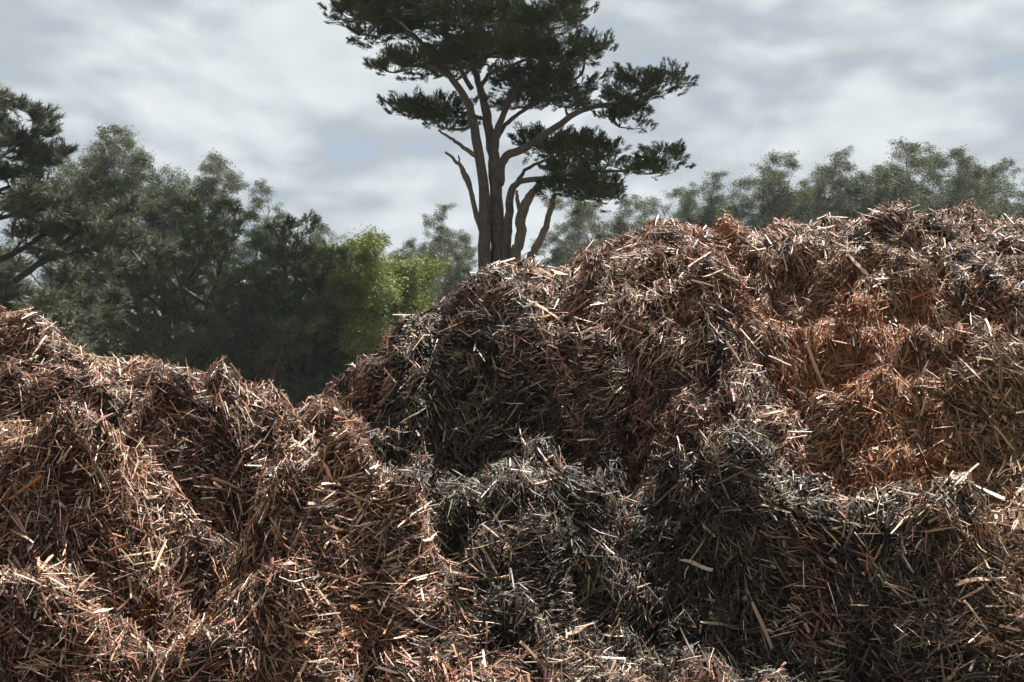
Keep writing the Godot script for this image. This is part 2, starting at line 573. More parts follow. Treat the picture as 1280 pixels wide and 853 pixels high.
func fill_heap(root: Node3D, p: Heap, other: Heap, matter: Callable, n_strands: int, n_parts: int, sd: int) -> void:
	var rng := RandomNumberGenerator.new()
	rng.seed = sd
	var comb := noise(0.8, 2, sd + 5)
	var kinds := 10
	var places := []
	var colors := []
	for k in kinds:
		places.append([])
		colors.append(PackedColorArray())
	var large := []
	var bundle := 0   # strands still to lay in the bundle at hand
	var bundle_at := Vector2.ZERO
	var bundle_way := 0.0
	var bundle_tone := Color.BLACK
	var made := 0
	var tries := 0
	while made < n_strands and tries < n_strands * 12:
		tries += 1
		var x := rng.randf_range(p.x0, p.x0 + p.step * (p.nx - 1))
		var z := rng.randf_range(p.z0, p.z0 + p.step * (p.nz - 1))
		if bundle > 0:
			x = clampf(bundle_at.x + rng.randfn(0, 0.022), p.x0, p.x0 + p.step * (p.nx - 1.01))
			z = clampf(bundle_at.y + rng.randfn(0, 0.022), p.z0, p.z0 + p.step * (p.nz - 1.01))
			bundle -= 1
		var k := int((z - p.z0) / p.step) * p.nx + int((x - p.x0) / p.step)
		var y := p.h[k]
		if y < 0.0:
			continue
		var keep := 1.0 if p.back[k] < 0.5 else 0.12
		if absf(x) > 1.3 + absf(z) * 0.56:
			keep *= 0.4
		if other.inside(x, z) and other.at(x, z) > y + 0.06:
			keep = 0.0
		var n := p.normal(x, z)
		if rng.randf() > keep * minf(1.0, 0.42 / maxf(n.y, 0.2)):
			continue
		made += 1
		var m: Vector3 = matter.call(x, z)
		var flow := comb.get_noise_2d(x, z) * 3.0
		var r := rng.randf()
		if bundle > 0:
			r = 0.3 + 0.7 * r
			flow = bundle_way
		elif rng.randf() < 0.05:
			bundle = rng.randi_range(5, 12)
			bundle_at = Vector2(x, z)
			bundle_way = rng.randf_range(0, PI)
			bundle_tone = chip_tone(m, rng)
		var kind: int
		var length: float
		var wide: float
		var thick: float
		var lift: float
		var loose := 0.27
		if r < 0.16:      # crumbs and short bits
			kind = rng.randi_range(0, 2)
			length = rng.randf_range(0.02, 0.05)
			wide = length * rng.randf_range(0.2, 0.45)
			thick = wide * rng.randf_range(0.3, 0.8)
			lift = rng.randf_range(-0.01, 0.03)
			loose = 0.5
		elif r < 0.52:    # thin fibres
			kind = rng.randi_range(7, 9)
			length = rng.randf_range(0.05, 0.14)
			wide = rng.randf_range(0.0025, 0.0055)
			thick = wide * 0.7
			lift = rng.randf_range(-0.005, 0.045)
			loose = 0.4
		else:             # strands and splinters
			kind = rng.randi_range(0, 6)
			length = clampf(0.092 * exp(rng.randfn(0.0, 0.38)), 0.03, 0.23)
			wide = clampf(length * lerpf(0.028, 0.11, pow(rng.randf(), 2.4)), 0.003, 0.015)
			thick = wide * rng.randf_range(0.2, 0.6)
			lift = rng.randf_range(-0.02, 0.06)
		if r > 0.97:      # flakes of bark
			length = rng.randf_range(0.025, 0.06)
			wide = length * rng.randf_range(0.2, 0.4)
			thick = rng.randf_range(0.003, 0.007)
		var where := lay(p, x, z, length, wide, thick, lift, loose if bundle == 0 else 0.12, flow, rng, bundle > 0)
		var tone := chip_tone(m, rng)
		if bundle > 0:
			tone = tone.lerp(bundle_tone, 0.7)
		if r >= 0.52 and length * wide > 0.0011 and r < 0.97 and lift > 0.012 and keep == 1.0:
			large.append([length * wide / -z, where, tone, kind])
		else:
			places[kind].append(where)
			colors[kind].append(tone)
	large.sort_custom(func(a, b): return a[0] > b[0])
	var count := 0
	for a in large:
		count += 1
		if count <= n_parts:
			# the largest ones are pieces of their own, in one of a few wood tones
			var best := 0
			for i in WOOD.size():
				if absf(WOOD[i].r - a[2].r) + absf(WOOD[i].g - a[2].g) < absf(WOOD[best].r - a[2].r) + absf(WOOD[best].g - a[2].g):
					best = i
			part("wood_chip", mats.chips[a[3]], mats.wood[best], root).transform = a[1]
		else:
			places[a[3]].append(a[1])
			colors[a[3]].append(a[2])
	var loose_mulch := Node3D.new()
	loose_mulch.name = "loose_mulch"
	loose_mulch.set_meta("kind", "stuff")
	root.add_child(loose_mulch)
	for k in kinds:
		scatter("wood_fibre" if k >= 7 else "wood_strand", mats.chips[k], mats.strand, places[k], colors[k], loose_mulch)


const WOOD := [Color(0.03, 0.016, 0.011), Color(0.06, 0.03, 0.018), Color(0.10, 0.048, 0.027), Color(0.15, 0.085, 0.048), Color(0.21, 0.13, 0.078), Color(0.30, 0.21, 0.135), Color(0.38, 0.29, 0.2), Color(0.03, 0.027, 0.022), Color(0.13, 0.105, 0.075), Color(0.22, 0.08, 0.028)]


# ---------------------------------------------------------------- trees

func bezier_path(pts: Array, subdiv: int) -> Array:
	# Catmull-Rom through [x, y, z, radius]
	var path := []
	var radii := []
	for i in pts.size() - 1:
		var a: Array = pts[maxi(i - 1, 0)]
		var b: Array = pts[i]
		var c: Array = pts[i + 1]
		var d: Array = pts[mini(i + 2, pts.size() - 1)]
		for k in subdiv:
			var t := float(k) / subdiv
			path.append(Vector3(b[0], b[1], b[2]).cubic_interpolate(Vector3(c[0], c[1], c[2]), Vector3(a[0], a[1], a[2]), Vector3(d[0], d[1], d[2]), t))
			radii.append(lerpf(b[3], c[3], t))
	var e: Array = pts[-1]
	path.append(Vector3(e[0], e[1], e[2]))
	radii.append(e[3])
	return [path, radii]


# flat frond of a cypress, about 0.7 m long along x, small upright shoots on side twigs
func cypress_spray(sd: int) -> ArrayMesh:
	var rng := RandomNumberGenerator.new()
	rng.seed = sd
	var b := Builder.new()
	for i in 30:
		var t := pow(rng.randf(), 0.8)
		var s := -1.0 if i % 2 else 1.0
		var root := Vector3(t * 0.6, 0.12 * t * t, 0)
		var reach := (0.30 - 0.22 * t) * rng.randf_range(0.3, 1.0)
		var o := root + Vector3(reach * 0.6, reach * 0.1 + rng.randf_range(-0.03, 0.05), s * reach)
		for k in 2:
			var q := o + Vector3(rng.randf_range(-0.05, 0.05), rng.randf_range(-0.03, 0.03), rng.randf_range(-0.05, 0.05))
			var d := Vector3(rng.randf_range(0.3, 1.0), rng.randf_range(0.05, 0.7), s * rng.randf_range(-0.2, 0.8)).normalized() * rng.randf_range(0.09, 0.19)
			var w := d.cross(Vector3(rng.randfn(), rng.randfn(), rng.randfn())).normalized() * rng.randf_range(0.012, 0.024)
			b.tri(q - w, q + w, q + d)
			var w2 := d.cross(w).normalized() * 0.015
			b.tri(q - w2, q + w2, q + d * 0.85)
	return b.mesh()


# brush of pine needles round a twig end
func pine_tuft(sd: int) -> ArrayMesh:
	var rng := RandomNumberGenerator.new()
	rng.seed = sd
	var b := Builder.new()
	for i in 64:
		var t := rng.randf()
		var q := Vector3(t * 0.3, 0.04 * t, 0)
		var d := Vector3(rng.randf_range(0.25, 0.9), rng.randfn(0.15, 0.5), rng.randfn(0, 0.5)).normalized() * rng.randf_range(0.12, 0.2)
		var w := d.cross(Vector3(rng.randfn(), rng.randfn(), rng.randfn())).normalized() * 0.0075
		b.tri(q - w, q + w, q + d)
	return b.mesh()


# hanging bunch of narrow sickle leaves
func gum_bunch(sd: int) -> ArrayMesh:
	var rng := RandomNumberGenerator.new()
	rng.seed = sd
	var b := Builder.new()
	for i in 30:
		var q := Vector3(rng.randfn(0.1, 0.2), rng.randfn(0.0, 0.13), rng.randfn(0, 0.17))
		var d := Vector3(rng.randfn(0.15, 0.45), rng.randf_range(-1.0, 0.25), rng.randfn(0, 0.45)).normalized() * rng.randf_range(0.13, 0.22)
		var w := d.cross(Vector3(rng.randfn(), rng.randfn(), rng.randfn())).normalized() * rng.randf_range(0.014, 0.024)
		var c := q + d * 0.45 + w.cross(d).normalized() * 0.02
		b.tri(q, c - w, c + w)
		b.tri(c + w, c - w, q + d)
	return b.mesh()


func frame(d: Vector3, size: float, rng: RandomNumberGenerator, roll := 0.5) -> Basis:
	d = d.normalized()
	var up := Vector3.UP + Vector3(rng.randfn(0, roll), 0, rng.randfn(0, roll))
	var side := d.cross(up)
	if side.length() < 0.05:
		side = d.cross(Vector3.RIGHT)
	side = side.normalized()
	up = side.cross(d)
	return Basis(d, up, side).scaled_local(Vector3.ONE * size)


# one branch and what grows from it; tips get [place, direction]
func grow(b: Builder, tips: Array, p: Vector3, d: Vector3, length: float, r: float, level: int, s: Dictionary, rng: RandomNumberGenerator) -> void:
	var segs: int = [7, 6, 4, 3][level]
	var path := [p]
	var radii := [r]
	var dirs := [d]
	for i in segs:
		d = (d + Vector3(rng.randfn(), rng.randfn() * 0.6, rng.randfn()) * s.wander[level] + Vector3.UP * s.rise[level]).normalized()
		p += d * length / segs
		path.append(p)
		dirs.append(d)
		radii.append(maxf(r * (1.0 - s.thin[level] * (i + 1) / segs), 0.006))
	b.tube(path, radii, [9, 6, 4, 3][level], 0.12 if level == 0 else 0.0, rng)
	if level < s.levels:
		var many: int = s.many[level]
		var turn := rng.randf_range(0, TAU)
		for k in many:
			var f: float = lerpf(s.start[level], 1.0, (k + rng.randf_range(0.2, 0.8)) / many)
			var at := f * segs
			var i := mini(int(at), segs - 1)
			var q: Vector3 = path[i].lerp(path[i + 1], at - i)
			var along_: Vector3 = dirs[i + 1]
			turn += 2.4 + rng.randfn(0, 0.35)
			var side := along_.cross(Vector3(0.31, 0.2, 0.93) if absf(along_.y) > 0.8 else Vector3.UP).normalized()
			if level > 0 and s.flat > 0.0:
				turn = (PI if k % 2 else 0.0) + rng.randfn(0, 1.0 - s.flat)
			side = side.rotated(along_, turn)
			var a: float = deg_to_rad(s.angle[level] + rng.randfn(0, 9))
			var nd := along_ * cos(a) + side * sin(a)
			var shape: float = 1.0
			if level == 0:
				shape = s.profile.call((f - s.start[0]) / (1.0 - s.start[0]))
			else:
				shape = 1.1 - 0.6 * f
			var nl: float = length * s.ratio[level] * shape * rng.randf_range(0.7, 1.2)
			var nr: float = minf(lerpf(radii[i], radii[i + 1], at - i) * 0.75, 0.045 * nl + 0.004)
			grow(b, tips, q, nd, nl, nr, level + 1, s, rng)
	if level >= s.leafy:
		for i in range(1, segs + 1):
			if level == s.levels or i >= segs - 1:
				tips.append([path[i], dirs[i]])


func leafage(tips: Array, many: int, spread: float, size: float, dark: Color, light: Color, out_up: float, rng: RandomNumberGenerator) -> Array:
	var places := []
	var colors := PackedColorArray()
	for t in tips:
		var mood := rng.randf()
		for k in many:
			var q: Vector3 = t[0] + Vector3(rng.randfn(), rng.randfn() * 0.5, rng.randfn()) * spread
			var d: Vector3 = t[1] + Vector3(rng.randfn(), rng.randfn() * 0.4 + out_up, rng.randfn()) * 0.8
			places.append(Transform3D(frame(d, size * rng.randf_range(0.65, 1.25), rng), q))
			colors.append(dark.lerp(light, clampf(mood * 0.6 + rng.randf() * 0.4, 0, 1)))
	return [places, colors]


func make_tree(called: String, where: Vector3, s: Dictionary, sd: int, label: String, category: String, group: String) -> Node3D:
	var rng := RandomNumberGenerator.new()
	rng.seed = sd
	var root := thing(called, where, label, category, group)
	var b := Builder.new()
	var tips := []
	for k in s.get("stems", 1):
		var lean: Vector3 = s.get("lean", Vector3.ZERO) + Vector3(rng.randfn(), 0, rng.randfn()) * s.get("splay", 0.05)
		grow(b, tips, Vector3(rng.randfn() * 0.15 * k, -0.1, rng.randfn() * 0.15 * k), (Vector3.UP + lean).normalized(), s.height * (1.0 - 0.06 * k), s.radius * maxf(1.0 - 0.15 * k, 0.45), 0, s, rng)
	part("trunk", b.mesh(), s.bark, root)
	var l := leafage(tips, s.many_leaves, s.spread, s.size, s.dark, s.light, s.get("out_up", 0.2), rng)
	scatter("crown", s.leaf, s.leaf_material, l[0], l[1], root)
	return root


func make_great_cypress() -> void:
	var rng := RandomNumberGenerator.new()
	rng.seed = 4
	var root := thing("cypress_tree", CYPRESS_BASE, "tall dark cypress with layered flat crown standing alone behind the dip of the larger heap", "tree")
	var limbs := []
	for kind in CYPRESS_LIMBS:
		for pts in CYPRESS_LIMBS[kind]:
			var c := bezier_path(pts, 5)
			# bark ridges and slight crookedness
			for i in range(1, c[0].size() - 1):
				c[0][i] += Vector3(rng.randfn(), rng.randfn() * 0.3, rng.randfn()) * 0.018
			var b := Builder.new()
			b.tube(c[0], c[1], 14 if pts[0][3] > 0.14 else 8, 0.16, rng)
			part(kind, b.mesh(), mats.dead_bark if kind in ["dead_limb", "broken_stem"] else mats.cypress_bark, root)
			if kind in ["stem", "limb"]:
				for i in c[0].size():
					if c[0][i].y > 8.3:
						limbs.append([c[0][i], c[1][i]])
	for pad in CYPRESS_PADS:
		var mid := Vector3(pad[0], pad[1], pad[2])
		var half := Vector3(pad[3], pad[4] * 0.7, pad[3] * 0.6)
		var near := 0
		for i in limbs.size():
			var gap: Vector3 = limbs[i][0] - mid
			var best: Vector3 = limbs[near][0] - mid
			# branches climb outwards to their pad, so points below it are preferred
			if gap.length() + maxf(gap.y, 0.0) < best.length() + maxf(best.y, 0.0):
				near = i
		var from: Vector3 = limbs[near][0]
		var b := Builder.new()
		var heart := mid - Vector3(0, half.y * 0.5, 0)
		if from.distance_to(heart) > 0.3:
			var bow := from.lerp(heart, 0.5) + Vector3(rng.randfn() * 0.1, -0.1 * from.distance_to(heart), rng.randfn() * 0.1)
			var c := bezier_path([[from.x, from.y, from.z, minf(limbs[near][1] * 0.8, 0.07)], [bow.x, bow.y, bow.z, 0.05], [heart.x, heart.y, heart.z, 0.03]], 4)
			b.tube(c[0], c[1], 6)
		var places := []
		var colors := PackedColorArray()
		var twigs := int(clampf(14.0 * half.x * half.x, 6, 34))
		for k in twigs:
			var a := k * 2.4 + rng.randf()
			var f := sqrt((k + 0.5) / twigs)
			var lift := sqrt(maxf(0.0, 1.0 - f * f))
			var end := mid + Vector3(cos(a) * half.x * f, half.y * (rng.randf_range(-1.0, 1.1) * lift + 0.25 * f * rng.randfn()), sin(a) * half.z * f) + Vector3(rng.randfn(), rng.randfn() * 0.3, rng.randfn()) * 0.2
			var way := end - heart
			var bend := heart.lerp(end, 0.5) - Vector3(0, 0.06 * way.length(), 0)
			b.tube([heart, bend, end], [0.022, 0.015, 0.006], 4)
			var mood := rng.randf()
			for j in 9:
				var t := rng.randf_range(0.35, 1.0)
				var q := heart.lerp(end, t) + Vector3(rng.randf_range(-0.2, 0.2), rng.randfn() * 0.05 - (0.25 * rng.randf() if rng.randf() < 0.08 else 0.0), rng.randf_range(-0.2, 0.2))
				var d := way.normalized() * 0.8 + Vector3(rng.randfn() * 0.5, rng.randfn() * 0.25 + 0.25, rng.randfn() * 0.5)
				places.append(Transform3D(frame(d, rng.randf_range(0.4, 0.85), rng, 0.25), q))
				colors.append(Color(0.010, 0.018, 0.009).lerp(Color(0.045, 0.068, 0.024), mood * 0.5 + 0.5 * rng.randf()))
		var o := scatter("foliage_pad", mats.spray, mats.cypress_leaf, places, colors, root)
		part("branch", b.mesh(), mats.cypress_bark, o)


# ---------------------------------------------------------------- the scene

func make_sky() -> Sky:
	var w := 2048
	var h := 1024
	var im := Image.create(w, h, false, Image.FORMAT_RGBF)
	im.fill(Color(0.05, 0.05, 0.048))
	var a := noise(1.15, 6, 21)
	var c := noise(4.5, 5, 22)
	var warp := noise(0.7, 2, 23)
	for j in h / 2 + 2:
		var el := PI * (0.5 - (j + 0.5) / h)
		var y := maxf(sin(el), 0.0)
		for i in w:
			var az := TAU * (i + 0.5) / w
			var d := Vector3(sin(az), 0, cos(az)) * cos(el)
			var q := Vector3(d.x, 0, d.z) / (y + 0.55) * 1.9
			q.y = y * 3.0
			var u := warp.get_noise_3dv(q) * 0.10
			q += Vector3(u, u, -u)
			var body := a.get_noise_3dv(q)
			var wisp := c.get_noise_3dv(q * Vector3(1.0, 1.5, 1.0))
			# cloud edges: the slow field decides where, the fine one frays it
			var k := 0.5 + 0.62 * smoothstep(-0.34, 0.34, body + wisp * 0.35) - 0.31 + 0.26 * wisp
			k = clampf(k, 0.0, 1.0)
			var col := SKY_DARK.lerp(SKY_LIGHT, k)
			# thin places let a little blue through
			col = col.lerp(Color(0.072, 0.092, 0.12), clampf((0.14 - k) * 5.0, 0.0, 0.5))
			im.set_pixel(i, j, col)
	var m := PanoramaSkyMaterial.new()
	m.panorama = ImageTexture.create_from_image(im)
	m.filter = true
	var s := Sky.new()
	s.sky_material = m
	return s


const SKY_DARK := Color(0.066, 0.074, 0.082)
const SKY_LIGHT := Color(0.126, 0.133, 0.137)


func _ready() -> void:
	# camera
	var cam := Camera3D.new()
	cam.name = "camera"
	add_child(cam)
	cam.position = EYE
	cam.rotation_degrees = Vector3(4.3, 0, 0)
	cam.fov = 38.0
	cam.near = 0.1
	cam.far = 1500.0
	cam.current = true
	# sky
	var env := Environment.new()
	env.background_mode = Environment.BG_SKY
	env.sky = make_sky()
	env.tonemap_mode = Environment.TONE_MAPPER_LINEAR
	env.tonemap_exposure = 6.5
	env.fog_enabled = true
	env.fog_density = 0.00015
	env.fog_light_color = Color(0.82, 0.88, 0.92)
	env.sdfgi_enabled = true
	env.ssao_enabled = true
	env.ssil_enabled = true
	var we := WorldEnvironment.new()
	we.name = "environment"
	we.environment = env
	add_child(we)
	# sun, high and behind the heaps
	var sun := DirectionalLight3D.new()
	sun.name = "sun"
	add_child(sun)
	sun.look_at_from_position(Vector3(0.24, 0.92, -0.34), Vector3.ZERO)
	sun.light_color = Color(1.0, 0.97, 0.93)
	sun.light_energy = 1.6
	sun.light_angular_distance = 0.6
	sun.shadow_enabled = true

	# materials
	var strand := StandardMaterial3D.new()
	strand.vertex_color_use_as_albedo = true
	strand.roughness = 0.6
	strand.metallic_specular = 0.35
	mats.strand = strand
	mats.wood = []
	for c in WOOD:
		var m := StandardMaterial3D.new()
		m.albedo_texture = noise_texture(0.03, 4, 60 + mats.wood.size(), Color(c.r * 0.7, c.g * 0.68, c.b * 0.65), Color(c.r * 1.3, c.g * 1.32, c.b * 1.35), 128)
		m.uv1_triplanar = true
		m.uv1_scale = Vector3(0.6, 6, 6)
		m.roughness = 0.55
		mats.wood.append(m)
	mats.chips = []
	for k in 7:
		mats.chips.append(chip_mesh(300 + k, 0.04 + 0.014 * k, [Vector2(0.9, 0.7), Vector2(0.6, 0.95), Vector2(0.8, 0.3), Vector2(0.5, 0.15), Vector2(0.9, 0.45), Vector2(0.3, 0.6), Vector2(0.7, 0.25)][k], 4, 0.012))
	for k in 3:
		mats.chips.append(chip_mesh(400 + k, 0.13, Vector2(0.6, 0.3), 5, 0.018))
	mats.cypress_bark = bark_material(Color(0.019, 0.0175, 0.0165), Color(0.092, 0.085, 0.079), 31)
	mats.dead_bark = bark_material(Color(0.03, 0.026, 0.022), Color(0.13, 0.112, 0.098), 32)
	mats.dark_bark = bark_material(Color(0.018, 0.016, 0.013), Color(0.07, 0.06, 0.05), 33)
	mats.gum_bark = bark_material(Color(0.10, 0.09, 0.075), Color(0.32, 0.29, 0.25), 34)
	mats.cypress_leaf = leaf_material(0.7, Color(0.15, 0.18, 0.08))
	mats.gum_leaf = leaf_material(0.85, Color(0.45, 0.5, 0.25))
	mats.pine_leaf = leaf_material(0.8, Color(0.25, 0.28, 0.15))
	mats.spray = cypress_spray(1)
	mats.tuft = pine_tuft(2)
	mats.bunch = gum_bunch(3)

	# ground
	var g := PlaneMesh.new()
	g.size = Vector2(1600, 1600)
	var gm := StandardMaterial3D.new()
	gm.albedo_texture = noise_texture(0.01, 5, 50, Color(0.05, 0.04, 0.028), Color(0.11, 0.09, 0.06))
	gm.uv1_triplanar = true
	gm.uv1_world_triplanar = true
	gm.uv1_scale = Vector3.ONE * 0.13
	gm.roughness = 0.95
	tag(part("ground", g, gm, self), "", "", "", "structure")

	make_heaps()
	make_great_cypress()
	make_grove()


func make_heaps() -> void:
	var right := make_heap(RIGHT_CREST, RIGHT_LUMPS, 0.86, 0.25, -4.4, 7.5, -11.6, -3.7, 5)
	var left := make_heap(LEFT_CREST, LEFT_LUMPS, 0.80, 0.2, -7.4, 0.6, -9.0, -3.6, 15)
	var core := StandardMaterial3D.new()
	core.vertex_color_use_as_albedo = true
	core.albedo_texture = noise_texture(0.05, 5, 40, Color(0.35, 0.35, 0.35), Color(1, 1, 1))
	core.uv1_triplanar = true
	core.uv1_scale = Vector3.ONE * 1.7
	core.roughness = 0.9
	core.metallic_specular = 0.3
	var r := thing("mulch_heap", Vector3.ZERO, "large dark heap of shredded wood mulch with orange patches below the lone cypress", "mulch heap", "heaps of shredded wood mulch")
	part("packed_core", heap_mesh(right, func(x, z): return core_tone(matter_right(x, z))), core, r)
	fill_heap(r, right, left, matter_right, 350000, 300, 90)
	var l := thing("mulch_heap", Vector3.ZERO, "smaller reddish brown heap of shredded wood mulch below the dark grove", "mulch heap", "heaps of shredded wood mulch")
	part("packed_core", heap_mesh(left, func(x, z): return core_tone(matter_left(x, z))), core, l)
	fill_heap(l, left, right, matter_left, 190000, 300, 91)
	for i in SPLINTERS.size():
		lay_splinter(SPLINTERS[i], right if SPLINTERS[i][0] == "right" else left, i)


# a splinter that can be told apart, spanning between two places on a heap
func lay_splinter(a: Array, p: Heap, i: int) -> void:
	var e0 := Vector3(a[1], p.at(a[1], a[2]), a[2])
	var e1 := Vector3(a[3], p.at(a[3], a[4]), a[4])
	var n := (p.normal(a[1], a[2]) + p.normal(a[3], a[4])).normalized()
	var mid := (e0 + e1) * 0.5
	# rests on the highest strands under it
	var high := 0.0
	for k in 7:
		var q := e0.lerp(e1, k / 6.0)
		high = maxf(high, (Vector3(q.x, p.at(q.x, q.z), q.z) - q).dot(n))
	var t := e1 - e0
	var length := t.length()
	t /= length
	var side := t.cross(n).normalized()
	var up := side.cross(t)
	var o := part("wood_splinter", chip_mesh(500 + i * 3, 0.07, Vector2(0.75, 0.25) if i % 2 else Vector2(0.35, 0.8), 7, 0.012), mats.wood[a[6]], self)
	o.name = numbered("wood_splinter")
	o.transform = Transform3D(Basis(t * length, up * (a[5] * 0.35 / 0.05), side * (a[5] * 0.75 / 0.12)), mid + n * (minf(high, 0.06) + 0.05))
	tag(o, a[7], "wood splinter", "loose splinters lying on the heaps")


func px(x: float, d: float) -> float:
	return (x - 640.0) / 1239.0 * d


func gum_kind() -> Dictionary:
	return {
		"levels": 3, "leafy": 2, "height": 20.0, "radius": 0.2, "bark": mats.gum_bark, "leaf": mats.bunch, "leaf_material": mats.gum_leaf,
		"wander": [0.05, 0.12, 0.2, 0.25], "rise": [0.02, 0.06, 0.03, -0.02], "thin": [0.85, 0.85, 0.8, 0.8], "many": [15, 5, 3], "start": [0.35, 0.35, 0.3],
		"angle": [24.0, 34.0, 40.0], "ratio": [0.16, 0.6, 0.65], "flat": 0.0, "profile": func(f): return 1.05 - 0.45 * f,
		"many_leaves": 2, "spread": 0.2, "size": 0.8, "dark": Color(0.028, 0.035, 0.023), "light": Color(0.078, 0.088, 0.056), "out_up": -0.2, "splay": 0.06,
	}


func dark_cypress_kind() -> Dictionary:
	return {
		"levels": 3, "leafy": 2, "height": 11.0, "radius": 0.42, "stems": 2, "bark": mats.dark_bark, "leaf": mats.spray, "leaf_material": mats.cypress_leaf,
		"wander": [0.05, 0.1, 0.12, 0.15], "rise": [0.0, 0.04, 0.0, 0.0], "thin": [0.8, 0.85, 0.8, 0.8], "many": [13, 7, 4], "start": [0.16, 0.3, 0.25],
		"angle": [60.0, 42.0, 40.0], "ratio": [0.52, 0.34, 0.40], "flat": 0.85, "profile": func(f): return 1.0 - 0.25 * f,
		"many_leaves": 1, "spread": 0.06, "size": 0.78, "dark": Color(0.016, 0.027, 0.015), "light": Color(0.072, 0.098, 0.048), "out_up": 0.25, "splay": 0.17,
	}


